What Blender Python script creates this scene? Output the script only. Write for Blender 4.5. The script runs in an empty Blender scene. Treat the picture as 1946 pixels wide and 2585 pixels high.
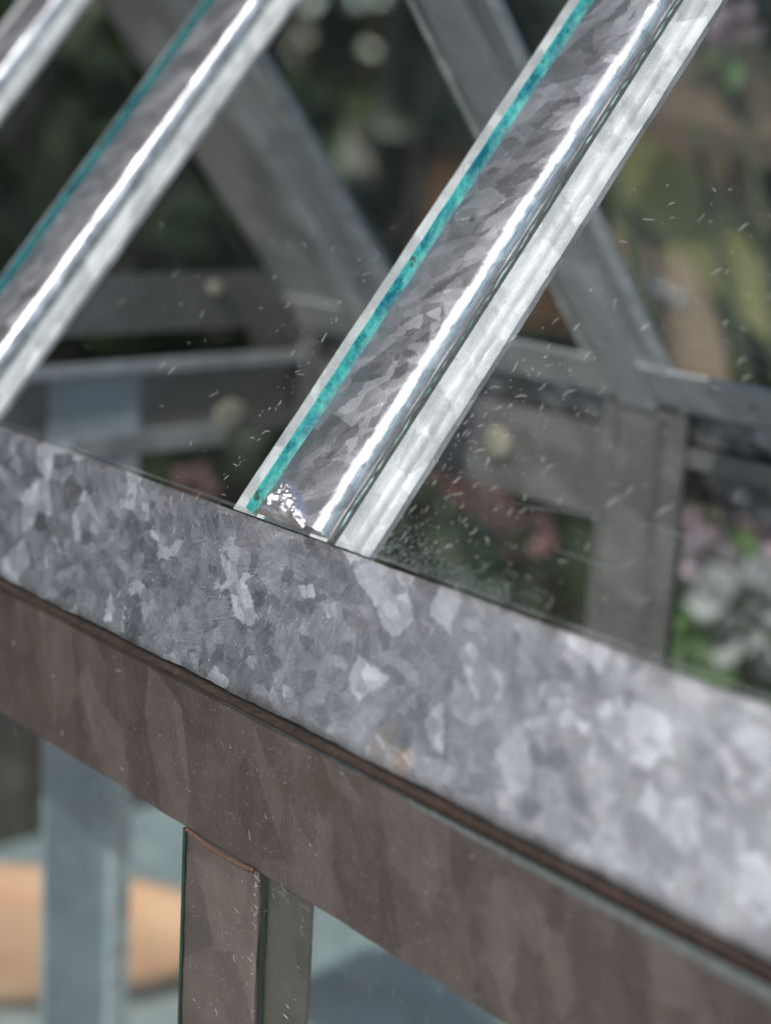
import bpy, bmesh, math, random
from mathutils import Vector, Matrix
from mathutils import noise as mnoise
R = random.Random(7)
SC = bpy.context.scene
COL = SC.collection
rad = math.radians

# ---------------------------------------------------------------- camera
CAM = Vector((0.16567, -0.10981, 0.04597))
RX = Vector((0.65591673, 0.75283024, 0.05495348))    # camera right in the world
RY = Vector((-0.2150373, 0.11657661, 0.96962305))    # camera up
RZ = Vector((0.72355526, -0.64780902, 0.23835113))   # camera back
FPX = 4186.5
cd = bpy.data.cameras.new('camera'); cam = bpy.data.objects.new('camera', cd); COL.objects.link(cam)
m = Matrix((RX, RY, RZ)).transposed().to_4x4(); m.translation = CAM
cam.matrix_world = m
cd.sensor_fit = 'VERTICAL'; cd.sensor_height = 36.0; cd.lens = 36.0 * FPX / 2585.0
cd.clip_start = 0.005; cd.clip_end = 400
cd.dof.use_dof = True; cd.dof.focus_distance = 0.185
cd.dof.aperture_fstop = cd.lens / 3.9
SC.camera = cam

# ---------------------------------------------------------------- world, sun, exposure
SUN_EL, SUN_AZ = 45.0, -77.0        # azimuth measured from +X towards +Y
w = bpy.data.worlds.new('World'); SC.world = w; w.use_nodes = True
nt = w.node_tree; bg = nt.nodes['Background']
sky = nt.nodes.new('ShaderNodeTexSky'); sky.sky_type = 'NISHITA'; sky.sun_disc = False
sky.sun_elevation = rad(SUN_EL); sky.sun_rotation = rad(90 - SUN_AZ)
nt.links.new(sky.outputs[0], bg.inputs[0]); bg.inputs[1].default_value = 0.13
ld = bpy.data.lights.new('sun', 'SUN'); ld.energy = 3.2; ld.angle = rad(0.6); ld.color = (1, .955, .89)
sun = bpy.data.objects.new('sun', ld); COL.objects.link(sun)
sd = Vector((math.cos(rad(SUN_EL)) * math.cos(rad(SUN_AZ)), math.cos(rad(SUN_EL)) * math.sin(rad(SUN_AZ)), math.sin(rad(SUN_EL))))
sun.rotation_euler = sd.to_track_quat('Z', 'Y').to_euler(); sun.location = sd * 3
SC.view_settings.view_transform = 'Standard'; SC.view_settings.look = 'None'
SC.view_settings.exposure = 0.55; SC.view_settings.gamma = 1

# ---------------------------------------------------------------- geometry constants (metres)
AL = 0.88059; CA, SA = math.cos(AL), math.sin(AL)       # roof pitch
SP = rad(65); CP, SS = math.cos(SP), math.sin(SP)       # pitch of the eave strip
D = 0.10772                                             # depth of the house
WS, HF = 0.01884, 0.01863                               # eave strip width, wall plate height
YB, ZB = -WS * CP, -WS * SS
XL, XR = -0.105, 0.215
BENCH = -0.2; GROUND = -0.85
RL = (D / 2) / CA
XA, XB, XC = 0.01675, -0.0635, -0.1231
def RP(X, s, t): return Vector((X, s * CA - t * SA, s * SA + t * CA))           # near roof slope
def RPF(X, s, t): v = RP(X, s, t); return Vector((v.x, D - v.y, v.z))           # far roof slope
def ray(px, py):
    d = RX * (px - 973) + RY * (1292.5 - py) - RZ * FPX
    return d.normalized()
def at(px, py, dist): return CAM + ray(px, py) * dist                            # a point seen in the photo, at its distance

# ---------------------------------------------------------------- materials
def newmat(name):
    mt = bpy.data.materials.new(name); mt.use_nodes = True
    n = mt.node_tree; b = n.nodes['Principled BSDF']
    return mt, n, b
def N(n, typ, **kw):
    x = n.nodes.new(typ)
    for k, v in kw.items():
        if k.startswith('_'): setattr(x, k[1:], v)
        else: x.inputs[k.replace('0', ' ') if k in x.inputs else k].default_value = v
    return x
def L(n, a, b): n.links.new(a, b)
def ramp(n, fac, stops, interp='LINEAR'):
    r = n.nodes.new('ShaderNodeValToRGB'); r.color_ramp.interpolation = interp
    e = r.color_ramp.elements
    while len(e) < len(stops): e.new(0.5)
    for q, (p, c) in zip(e, stops):
        q.position = p; q.color = (c, c, c, 1) if isinstance(c, (int, float)) else (*c, 1)
    L(n, fac, r.inputs[0]); return r.outputs[0]
def math_(n, op, a, b=None, c=None):
    x = n.nodes.new('ShaderNodeMath'); x.operation = op
    for i, v in enumerate((a, b, c)):
        if v is None: continue
        if isinstance(v, (int, float)): x.inputs[i].default_value = v
        else: L(n, v, x.inputs[i])
    return x.outputs[0]
def vmath(n, op, a, b=None, sc=None):
    x = n.nodes.new('ShaderNodeVectorMath'); x.operation = op
    for i, v in enumerate((a, b)):
        if v is None: continue
        if isinstance(v, (tuple, Vector)): x.inputs[i].default_value = v
        else: L(n, v, x.inputs[i])
    if sc is not None:
        if isinstance(sc, (int, float)): x.inputs['Scale'].default_value = sc
        else: L(n, sc, x.inputs['Scale'])
    return x.outputs['Value'] if op in ('LENGTH', 'DISTANCE', 'DOT_PRODUCT') else x.outputs[0]
def mix(n, fac, a, b, typ='RGBA', blend='MIX'):
    x = n.nodes.new('ShaderNodeMix'); x.data_type = typ; x.blend_type = blend
    ia, ib = {'RGBA': (6, 7), 'FLOAT': (2, 3)}[typ]
    for i, v in ((0, fac), (ia, a), (ib, b)):
        if isinstance(v, (int, float)): x.inputs[i].default_value = v
        elif isinstance(v, tuple): x.inputs[i].default_value = (*v, 1)
        else: L(n, v, x.inputs[i])
    return x.outputs[2 if typ == 'RGBA' else 0]
def noise(n, vec, scale, detail=3, rough=.55, dist=0.0):
    x = n.nodes.new('ShaderNodeTexNoise'); x.inputs['Scale'].default_value = scale
    x.inputs['Detail'].default_value = detail; x.inputs['Roughness'].default_value = rough
    x.inputs['Distortion'].default_value = dist
    L(n, vec, x.inputs['Vector']); return x
def voro(n, vec, scale, feature='F1'):
    x = n.nodes.new('ShaderNodeTexVoronoi'); x.feature = feature
    x.inputs['Scale'].default_value = scale; L(n, vec, x.inputs['Vector']); return x

def galv(name, dark, light, normal=(0, -.707, .707), cell=.20, share=.30, rough=.40, metal=.85, tilt=.10, tint=(1, 1, 1),
         along=(1, 0, 0), grain=0.0, stains=(), stretch=1.7, sang=.9, rag=1.0, spread=.5, lit_end=0.0):
    """hot dip galvanised sheet: ragged crystal flowers, each with its own brightness, tilt and grain direction"""
    mt, n, b = newmat(name)
    tc = n.nodes.new('ShaderNodeTexCoord'); oi = n.nodes.new('ShaderNodeObjectInfo')
    p = vmath(n, 'SCALE', tc.outputs['Object'], sc=1000.0)
    off = n.nodes.new('ShaderNodeCombineXYZ'); L(n, math_(n, 'MULTIPLY', oi.outputs['Random'], 90.0), off.inputs[0])
    pm = vmath(n, 'ADD', p, off.outputs[0])
    n1 = noise(n, pm, .28, 3, .6); n2 = noise(n, pm, 2.4, 3, .6)
    d1 = vmath(n, 'SCALE', vmath(n, 'SUBTRACT', n1.outputs['Color'], (.5, .5, .5)), sc=1.3 * rag)
    d2 = vmath(n, 'SCALE', vmath(n, 'SUBTRACT', n2.outputs['Color'], (.5, .5, .5)), sc=.85 * rag)
    q = vmath(n, 'ADD', vmath(n, 'ADD', pm, d1), d2)
    v0 = n.nodes.new('ShaderNodeVectorRotate'); v0.rotation_type = 'AXIS_ANGLE'; v0.inputs['Axis'].default_value = normal
    v0.inputs['Angle'].default_value = sang; L(n, q, v0.inputs['Vector'])
    q = vmath(n, 'MULTIPLY', v0.outputs[0], (1 / stretch, 1.0, 1.0))
    va = voro(n, q, cell); vb = voro(n, q, cell * 2.3)
    sa = n.nodes.new('ShaderNodeSeparateColor'); L(n, va.outputs['Color'], sa.inputs[0])
    sb = n.nodes.new('ShaderNodeSeparateColor'); L(n, vb.outputs['Color'], sb.inputs[0])
    # grain inside every crystal, turned by the crystal's own angle
    vr = n.nodes.new('ShaderNodeVectorRotate'); vr.rotation_type = 'AXIS_ANGLE'; vr.inputs['Axis'].default_value = normal
    L(n, pm, vr.inputs['Vector']); L(n, math_(n, 'MULTIPLY', sa.outputs[1], 6.283), vr.inputs['Angle'])
    st = vmath(n, 'MULTIPLY', vr.outputs[0], (.35, 3.2, 3.2))
    gr = noise(n, st, 1.3, 3, .6)
    patch = mix(n, .12, sa.outputs[0], sb.outputs[0], 'FLOAT')
    m1 = ramp(n, patch, [(0, 0.0), (1 - share - .16, .10), (1 - share - .14, .22), (1 - share, .26), (1 - share + .012, .80), (1, 1)])
    soft = ramp(n, n1.outputs['Fac'], [(.3, 0.0), (.7, 1.0)])
    fac = math_(n, 'ADD', math_(n, 'MULTIPLY', m1, spread), math_(n, 'ADD', math_(n, 'MULTIPLY', sb.outputs[1], .12), math_(n, 'MULTIPLY', sa.outputs[2], .17)))
    fac = math_(n, 'ADD', fac, math_(n, 'MULTIPLY', math_(n, 'SUBTRACT', gr.outputs['Fac'], .5), .55))
    fac = math_(n, 'ADD', fac, math_(n, 'MULTIPLY', math_(n, 'SUBTRACT', soft, .5), .22))
    fine = noise(n, pm, 9.0, 4, .75)
    fac = math_(n, 'ADD', fac, math_(n, 'MULTIPLY', math_(n, 'SUBTRACT', fine.outputs['Fac'], .5), .95))
    if grain:
        g2 = n.nodes.new('ShaderNodeTexWave'); g2.inputs['Scale'].default_value = .62; g2.inputs['Distortion'].default_value = 2.2
        g2.inputs['Detail'].default_value = 2; g2.inputs['Detail Scale'].default_value = .5; L(n, vmath(n, 'MULTIPLY', pm, (1, .3, .3)), g2.inputs['Vector'])
        gm = ramp(n, n1.outputs['Fac'], [(.35, .25), (.65, 1.0)])
        fac = math_(n, 'ADD', fac, math_(n, 'MULTIPLY', math_(n, 'MULTIPLY', math_(n, 'SUBTRACT', g2.outputs['Fac'], .5), gm), grain))
    fac = math_(n, 'MAXIMUM', math_(n, 'MINIMUM', fac, 1.0), 0.0)
    c = mix(n, fac, tuple(a * t for a, t in zip(dark, tint)), tuple(a * t for a, t in zip(light, tint)))
    # thin scratches and pinholes
    sv = n.nodes.new('ShaderNodeVectorRotate'); sv.rotation_type = 'AXIS_ANGLE'; sv.inputs['Axis'].default_value = normal
    sv.inputs['Angle'].default_value = 1.1; L(n, pm, sv.inputs['Vector'])
    scn = noise(n, vmath(n, 'MULTIPLY', sv.outputs[0], (.12, 4.0, 4.0)), 1.2, 2, .5)
    scr = ramp(n, scn.outputs['Fac'], [(.70, 0.0), (.74, 1.0)])
    c = mix(n, math_(n, 'MULTIPLY', scr, .30), c, (.75, .75, .74))
    sp = noise(n, pm, 3.2, 1, .4)
    spk = ramp(n, sp.outputs['Fac'], [(.735, 0.0), (.76, 1.0)])
    c = mix(n, math_(n, 'MULTIPLY', spk, .6), c, (.80, .80, .78))
    if lit_end:      # light painted into the colour, paler and flatter towards the sheet's bright end
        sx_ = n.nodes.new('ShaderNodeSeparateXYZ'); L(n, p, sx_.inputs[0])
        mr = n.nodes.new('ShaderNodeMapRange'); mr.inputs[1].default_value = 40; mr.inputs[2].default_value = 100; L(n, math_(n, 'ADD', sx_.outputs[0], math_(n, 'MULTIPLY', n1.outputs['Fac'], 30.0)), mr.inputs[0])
        c = mix(n, math_(n, 'MULTIPLY', mr.outputs[0], lit_end), c, (.40, .40, .415))
    for (sx, sy, sz, r_, col, amt) in stains:
        dd = vmath(n, 'DISTANCE', vmath(n, 'ADD', p, d1), (sx * 1000, sy * 1000, sz * 1000))
        k = n.nodes.new('ShaderNodeMapRange'); k.inputs[1].default_value = r_; k.inputs[2].default_value = r_ * .3
        L(n, dd, k.inputs[0])
        k2 = math_(n, 'MULTIPLY', k.outputs[0], ramp(n, n2.outputs['Fac'], [(.40, 0.0), (.56, 1.0)]))
        c = mix(n, math_(n, 'MULTIPLY', k2, amt), c, col)
    L(n, c, b.inputs['Base Color'])
    b.inputs['Metallic'].default_value = metal
    L(n, math_(n, 'ADD', math_(n, 'MULTIPLY', sb.outputs[2], .12), rough - .03), b.inputs['Roughness'])
    # crystal facets: the surface normal leans a little, differently in every crystal
    geo = n.nodes.new('ShaderNodeNewGeometry')
    bmp = n.nodes.new('ShaderNodeBump'); bmp.inputs['Strength'].default_value = .55; bmp.inputs['Distance'].default_value = .00012
    hgt = math_(n, 'ADD', math_(n, 'MULTIPLY', gr.outputs['Fac'], .5), math_(n, 'MULTIPLY', fine.outputs['Fac'], .45))
    L(n, hgt, bmp.inputs['Height'])
    wav = n.nodes.new('ShaderNodeBump'); wav.inputs['Strength'].default_value = .5; wav.inputs['Distance'].default_value = .0008
    L(n, noise(n, pm, .09, 2, .5).outputs['Fac'], wav.inputs['Height']); L(n, wav.outputs[0], bmp.inputs['Normal'])
    tl = vmath(n, 'SCALE', vmath(n, 'SUBTRACT', vb.outputs['Color'], (.5, .5, .5)), sc=tilt)
    nn = vmath(n, 'NORMALIZE', vmath(n, 'ADD', bmp.outputs[0], tl))
    L(n, nn, b.inputs['Normal'])
    return mt

def simple(name, col, rough=.6, metal=0.0, nscale=None, col2=None, bump=0.0, unit=1000.0, trans=0.0):
    mt, n, b = newmat(name)
    b.inputs['Roughness'].default_value = rough; b.inputs['Metallic'].default_value = metal
    b.inputs['Base Color'].default_value = (*col, 1)
    if nscale:
        tc = n.nodes.new('ShaderNodeTexCoord'); p = vmath(n, 'SCALE', tc.outputs['Object'], sc=unit)
        q = noise(n, p, nscale, 5, .6)
        L(n, mix(n, ramp(n, q.outputs['Fac'], [(.36, 0.0), (.64, 1.0)]), col, col2 or tuple(c * .6 for c in col)), b.inputs['Base Color'])
        if bump:
            bm_ = n.nodes.new('ShaderNodeBump'); bm_.inputs['Strength'].default_value = bump; bm_.inputs['Distance'].default_value = 1.0 / unit
            L(n, q.outputs['Fac'], bm_.inputs['Height']); L(n, bm_.outputs[0], b.inputs['Normal'])
    return mt

def glass_mat(name, tint, dust=.02, dcol=(.45, .5, .5)):
    mt = bpy.data.materials.new(name); mt.use_nodes = True; n = mt.node_tree
    n.nodes.remove(n.nodes['Principled BSDF']); out = n.nodes['Material Output']
    geo = n.nodes.new('ShaderNodeNewGeometry')
    fr = n.nodes.new('ShaderNodeFresnel')
    L(n, mix(n, geo.outputs['Backfacing'], 1.5, 1 / 1.5, 'FLOAT'), fr.inputs['IOR'])
    tr = n.nodes.new('ShaderNodeBsdfTransparent'); tr.inputs[0].default_value = (*tint, 1)
    gl = n.nodes.new('ShaderNodeBsdfGlossy'); gl.inputs['Roughness'].default_value = .015
    m1 = n.nodes.new('ShaderNodeMixShader'); L(n, fr.outputs[0], m1.inputs[0]); L(n, tr.outputs[0], m1.inputs[1]); L(n, gl.outputs[0], m1.inputs[2])
    df = n.nodes.new('ShaderNodeBsdfDiffuse'); df.inputs[0].default_value = (*dcol, 1)
    tc = n.nodes.new('ShaderNodeTexCoord'); p = vmath(n, 'SCALE', tc.outputs['Object'], sc=1000.0)
    a = noise(n, p, .12, 4, .6)
    k = ramp(n, a.outputs['Fac'], [(.35, 0.2), (.7, 1.0)])
    f2 = noise(n, p, 6.0, 2, .7)
    k = math_(n, 'MULTIPLY', k, ramp(n, f2.outputs['Fac'], [(.4, .5), (.7, 1.6)]))
    m2 = n.nodes.new('ShaderNodeMixShader'); L(n, math_(n, 'MULTIPLY', k, dust), m2.inputs[0])
    L(n, m1.outputs[0], m2.inputs[1]); L(n, df.outputs[0], m2.inputs[2]); L(n, m2.outputs[0], out.inputs[0])
    return mt

def glass_edge_mat(name, c1, c2, c3):
    mt, n, b = newmat(name)
    tc = n.nodes.new('ShaderNodeTexCoord'); p = vmath(n, 'SCALE', tc.outputs['Object'], sc=1000.0)
    st = vmath(n, 'MULTIPLY', p, (1.6, .55, .55))
    a = noise(n, st, .55, 4, .6); f_ = noise(n, st, 3.0, 4, .65)
    k = mix(n, .3, a.outputs['Fac'], f_.outputs['Fac'], 'FLOAT')
    L(n, mix(n, ramp(n, k, [(.40, 0.0), (.58, 1.0)]), c1, c2), b.inputs['Base Color'])
    c = mix(n, ramp(n, a.outputs['Fac'], [(.60, 0.0), (.68, 1.0)]), mix(n, ramp(n, k, [(.40, 0.0), (.58, 1.0)]), c1, c2), c3)
    L(n, c, b.inputs['Base Color'])
    b.inputs['Roughness'].default_value = .12; b.inputs['Metallic'].default_value = 0
    b.inputs['Coat Weight'].default_value = .6; b.inputs['Coat Roughness'].default_value = .05
    b.inputs['Subsurface Weight'].default_value = .0
    return mt

M = {}
M['strip'] = galv('galvanised_eave_strip', (.115, .120, .130), (.54, .555, .59), (0, -SS, CP), cell=.34, share=.24, lit_end=.45, rough=.43, metal=.85, tilt=.10, stretch=1.7, sang=.55, spread=.60,
                  stains=((.0529, -.0070, -.0150, 2.6, (.36, .24, .15), .45), (.0560, -.0072, -.0158, 2.0, (.42, .22, .09), .7),
                          (.0222, -.0009, -.0021, 3.4, (.34, .32, .34), .75)))
M['plate'] = galv('galvanised_wall_plate', (.155, .138, .128), (.37, .335, .31), (0, -1, 0), cell=.13, share=.35, rough=.38, metal=.9, tilt=.05,
                  along=(1, 0, 0), grain=.26, stretch=2.4, sang=1.35, rag=.9, spread=.26, stains=((.045, -.008, -.022, 2.0, (.20, .11, .05), .5),))
M['wallbar'] = galv('galvanised_wall_bar', (.18, .16, .145), (.36, .325, .295), (0, -1, 0), cell=.10, share=.4, rough=.40, metal=.85, tilt=.05, along=(1, 0, 0), grain=.15, stretch=3.0, sang=1.2, rag=.5, spread=.26)
M['cap'] = galv('galvanised_bar_cap', (.32, .325, .345), (.84, .85, .89), (0, -SA, CA), cell=.30, share=.5, rough=.34, metal=.9, tilt=.12, stretch=1.5, sang=2.6, rag=.8, spread=.45)
M['flange'] = galv('galvanised_flange', (.44, .45, .46), (.88, .89, .90), (0, -SA, CA), cell=.3, share=.5, rough=.42, metal=.5, tilt=.10, spread=.4)
M['inner'] = galv('galvanised_inside', (.37, .385, .40), (.62, .635, .65), (0, -1, 0), cell=.12, share=.3, rough=.45, metal=.7, tilt=.08)
M['pale'] = galv('galvanised_bluish', (.34, .39, .43), (.50, .56, .60), (0, -1, 0), cell=.1, share=.4, rough=.5, metal=.5, tilt=.05)
M['ledge'] = simple('blue_grey_ledge', (.20, .23, .23), .5, .5, 1.0, (.13, .15, .15), .3)
M['shade_strip'] = simple('shade_groove', (.09, .09, .085), .5, .5, 2.0, (.06, .06, .055), .3)  # dark strip colour standing in for the shade inside the grooves
M['innerwall'] = galv('galvanised_inside_wall', (.19, .186, .186), (.33, .322, .322), (0, -1, 0), cell=.12, share=.3, rough=.45, metal=.7, tilt=.08)
M['dark'] = simple('shade_gap', (.009, .008, .008), .8, .0)  # near black colour standing in for the shade inside open gaps
M['lip'] = simple('coppery_tarnish', (.11, .066, .046), .45, .6, 1.2, (.045, .03, .024), .3)
M['rust'] = simple('rust_line', (.085, .045, .032), .7, .2, 1.4, (.10, .045, .025), .6)
M['solder'] = simple('solder', (.66, .64, .66), .34, .9, 6.0, (.42, .40, .42), .2)
M['roofglass'] = glass_mat('roof_glass', (.978, .990, .986), .0035)
M['wallglass'] = glass_mat('wall_glass', (.93, .975, .965), .016)
M['edge'] = glass_edge_mat('glass_edge_teal', (.0, .20, .25), (.10, .64, .56), (.05, .12, .06))
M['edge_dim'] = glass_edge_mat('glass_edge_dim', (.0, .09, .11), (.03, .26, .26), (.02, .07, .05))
M['edge3'] = glass_edge_mat('glass_edge_pale', (.10, .26, .30), (.45, .60, .62), (.10, .30, .34))
M['edge2'] = glass_edge_mat('glass_edge_dark', (.001, .015, .012), (.004, .040, .032), (.001, .01, .01))
M['lint'] = simple('lint', (.55, .56, .55), .8)
M['lint2'] = simple('grey_dust', (.17, .20, .21), .9)
M['scr'] = simple('fresh_scratch', (.8, .79, .76), .4, .6)
M['putty'] = simple('cream_putty', (.25, .235, .18), .7, 0, .5, (.18, .17, .14), .4)

# ---------------------------------------------------------------- mesh helpers
def mk(name, verts, faces, mat, parent=None, sharp=None, mats=None, fm=None):
    me = bpy.data.meshes.new(name); me.from_pydata([tuple(v) for v in verts], [], faces)
    for x in (mats or [mat]): me.materials.append(x)
    if fm:
        for p_, k in zip(me.polygons, fm): p_.material_index = k
    if sharp is not None:
        for p_ in me.polygons: p_.use_smooth = True
        me.set_sharp_from_angle(angle=rad(sharp))
    me.update()
    o = bpy.data.objects.new(name, me); COL.objects.link(o)
    if parent: o.parent = parent
    return o
def fixn(o):
    bm = bmesh.new(); bm.from_mesh(o.data); bmesh.ops.recalc_face_normals(bm, faces=bm.faces[:]); bm.to_mesh(o.data); bm.free(); return o
def tag(o, label=None, cat=None, group=None, kind=None):
    for k, v in (('label', label), ('category', cat), ('group', group), ('kind', kind)):
        if v: o[k] = v
    return o
def empty(name, loc=(0, 0, 0)):
    o = bpy.data.objects.new(name, None); COL.objects.link(o); o.location = loc; o.empty_display_size = .01; return o
def extrude(name, prof, frame, s0, s1, X0, mat, parent, segs=1, sharp=35, wob=0.0, wl=.006, seed=1, mats=None, edgefn=None):
    """sweep the closed profile [(c, t)] along s with frame(X, s, t)"""
    rr = random.Random(seed); V = []; Fc = []; n_ = len(prof)
    ph = [rr.uniform(0, 6.28) for _ in range(8)]
    for i in range(segs + 1):
        s = s0 + (s1 - s0) * i / segs
        for j, (c, t) in enumerate(prof):
            dc = wob * (math.sin(s / wl * 2.1 + ph[j % 8]) + .6 * math.sin(s / wl * 5.3 + ph[(j + 3) % 8])) if wob else 0
            V.append(frame(X0 + c + dc, s, t))
    for i in range(segs):
        for j in range(n_):
            a = i * n_ + j; b_ = i * n_ + (j + 1) % n_
            Fc.append((a, b_, b_ + n_, a + n_))
    Fc.append(tuple(range(n_ - 1, -1, -1))); Fc.append(tuple(range(segs * n_, segs * n_ + n_)))
    o = mk(name, V, Fc, mat, parent, None, mats)
    fixn(o)
    for p_ in o.data.polygons: p_.use_smooth = True
    o.data.set_sharp_from_angle(angle=rad(sharp))
    return o
def arc(cx_, cy_, r, a0, a1, k=6): return [(cx_ + r * math.cos(rad(a0 + (a1 - a0) * i / k)), cy_ + r * math.sin(rad(a0 + (a1 - a0) * i / k))) for i in range(k + 1)]
mm = .001
def scale(pts): return [(a * mm, b * mm) for a, b in pts]
# section of a glazing bar: wide flange under the glass, raised cap with a round right shoulder
FL = scale([(0, -.8), (24, -.8), (24, -.02), (22.6, 0), (22.3, .09), (22.0, 0)] + [(21.2, 0.01), (20.8, .10), (20.3, .14), (19.8, .10), (19.4, 0.01)] + [(0, 0)])
CAPP = scale([(5.9, .03), (5.9, 1.25)] + [(6.02, 1.5), (6.3, 1.62)] + [(15.1, 1.62)] + [(15.5, 1.58), (15.85, 1.48), (16.15, 1.33), (16.4, 1.10), (16.62, .80), (16.8, .45), (16.9, .03)])
RIB = scale([(5, -.83), (5.2, -2.2), (5.8, -2.6), (14.8, -2.6), (15.6, -2.3), (16.4, -.83)])
FL_IN = scale([(0, -.8), (24, -.8), (24, 0), (0, 0)])

def glazing_bar(X0, frame, parent, s0=.0002, s1=None, rib=True, prof_scale=1.0, near=True, flmat=None, sd_=1):
    s1 = s1 or RL - .001
    k = prof_scale
    fl = extrude('glazing_bar', [(c * k, t) for c, t in (FL if near else FL_IN)], frame, s0, s1, X0, flmat or M['flange'], parent, 60 if near else 1, wob=.00004 if near else 0, seed=sd_)
    extrude('bar_cap', [(c * k, t) for c, t in CAPP], frame, s0 + .0005, s1, X0, M['cap'] if near else M['inner'], fl, 70 if near else 1, 40, wob=.00005 if near else 0, seed=sd_ + 5)
    if near: extrude('shade_strip', scale([(17.0, .01), (17.0, .05), (18.35, .05), (18.35, .01)]), frame, s0, s1, X0, M['shade_strip'], fl, 1)  # flat strip coloured dark as the shade in the grooves
    if not near:
        for a_, b_ in ((0, 1.6), (21.6, 24)): extrude('edge_lip', scale([(a_ * k, -.81), (a_ * k, -1.5), (b_ * k, -1.5), (b_ * k, -.81)]), frame, s0, s1, X0, M['flange'], fl, 1)
        extrude('shade_strip', scale([(3.2 * k, -.81), (3.2 * k, -.9), (4.9 * k, -.9), (4.9 * k, -.81)]), frame, s0, s1, X0, M['shade_strip'], fl, 1)
    if rib: extrude('inner_rib', [(c * k, t) for c, t in RIB], frame, s0, s1, X0, M['inner'], fl, 1)
    return fl
def pane(name, x0, x1, frame, s0, s1, t0, t1, mats, parent, wob=True, seed=3):
    """a sheet of glass with a slightly chipped cut edge"""
    rr = random.Random(seed); S = 90; V = []; Fc = []; fm = []
    def ed(i, k): return rr.uniform(-1, 1) * .00007 + .00008 * math.sin(i * .9 + k) if wob else 0
    for i in range(S + 1):
        s = s0 + (s1 - s0) * i / S
        V += [frame(x0 + ed(i, 0), s, t0), frame(x1 + ed(i, 1), s, t0), frame(x1 + ed(i, 1) * .4, s, t1), frame(x0 + ed(i, 0) * .4, s, t1),
              frame(x0 + ed(i, 0) * .6, s, t1 - (t1 - t0) * .14), frame(x0 + ed(i, 0), s, t0 + (t1 - t0) * .10)]
    for i in range(S):
        a = i * 6
        for j in range(6):
            b_ = (j + 1) % 6; Fc.append((a + j, a + b_, a + b_ + 6, a + j + 6))
            fm.append((0, 1, 0, len(mats) - 1, 0 if len(mats) > 2 else 1, len(mats) - 1)[j])
    Fc += [(5, 4, 3, 2, 1, 0), tuple(range(S * 6, S * 6 + 6))]; fm += [0, 0]
    o = mk(name, V, Fc, None, parent, None, mats, fm); fixn(o); return o

def box(name, lo, hi, mat, parent=None, bev=0.0):
    bm = bmesh.new(); bmesh.ops.create_cube(bm, size=1)
    for v in bm.verts:
        v.co = Vector([(lo[i] + hi[i]) / 2 + v.co[i] * (hi[i] - lo[i]) for i in range(3)])
    if bev: bmesh.ops.bevel(bm, geom=bm.edges[:], offset=bev, segments=2, affect='EDGES')
    me = bpy.data.meshes.new(name); bm.to_mesh(me); bm.free(); me.materials.append(mat)
    o = bpy.data.objects.new(name, me); COL.objects.link(o)
    if parent: o.parent = parent
    return o

# ---------------------------------------------------------------- the glasshouse
GH = tag(empty('glasshouse', (0, 0, 0)), 'small galvanised steel glasshouse with glass roof panes, seen close at its eave', 'glasshouse')
# near eave strip: a folded sheet over the feet of the bars
def strip_frame(X, d, t): return Vector((X, -d * CP - t * SS, -d * SS + t * CP))
def sheet(name, x0, x1, d0, d1, frame, thick, mat, parent, nx=260, nd=14, e0=.00006, e1=.00008, seed=2, roll=.0006, mats=None):
    """a dented sheet with hand cut edges; frame(X, d, t)"""
    rr = random.Random(seed); ph = [rr.uniform(0, 6.28) for _ in range(12)]
    V = []; Fc = []; fm = []
    def wv(x, k): return math.sin(x * 900 + ph[k]) * .5 + math.sin(x * 2300 + ph[k + 1]) * .35 + math.sin(x * 310 + ph[k + 2]) * .9
    for i in range(nx + 1):
        x = x0 + (x1 - x0) * i / nx
        a0 = d0 + e0 * wv(x, 0); a1 = d1 + e1 * wv(x, 3)
        for j in range(nd + 1):
            u = j / nd; d = a0 + (a1 - a0) * u
            t = .00007 * math.sin(x * 160 + u * 2 + ph[6]) * math.sin(u * 3.1 + ph[7]) + .00004 * math.sin(x * 420 + u * 6 + ph[8])
            if roll:
                for e_, sg in ((d - a0, 1), (a1 - d, 1)):
                    if e_ < roll: t -= (1 - e_ / roll) ** 2 * roll * .35
            V.append(frame(x, d, t))
    nrow = nd + 1; tot = (nx + 1) * nrow
    for i in range(nx + 1):
        x = x0 + (x1 - x0) * i / nx
        V.append(frame(x, d0 + e0 * wv(x, 0), -thick)); V.append(frame(x, d1 + e1 * wv(x, 3), -thick))
    for i in range(nx):
        for j in range(nd):
            a = i * nrow + j; Fc.append((a, a + 1, a + nrow + 1, a + nrow)); fm.append(0)
        a = i * nrow; b_ = tot + i * 2
        Fc.append((a, a + nrow, b_ + 2, b_)); fm.append(1)
        Fc.append((a + nd, b_ + 1, b_ + 3, a + nd + nrow)); fm.append(1)
        Fc.append((b_, b_ + 2, b_ + 3, b_ + 1)); fm.append(0)
    o = mk(name, V, Fc, mat, parent, None, mats or [mat, mat], fm); fixn(o)
    for p_ in o.data.polygons: p_.use_smooth = True
    o.data.set_sharp_from_angle(angle=rad(35))
    return o
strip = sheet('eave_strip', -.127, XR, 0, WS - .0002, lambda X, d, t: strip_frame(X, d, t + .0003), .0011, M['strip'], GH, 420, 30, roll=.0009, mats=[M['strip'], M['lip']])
tag(strip, 'mottled galvanised strip along the eave')
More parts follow.
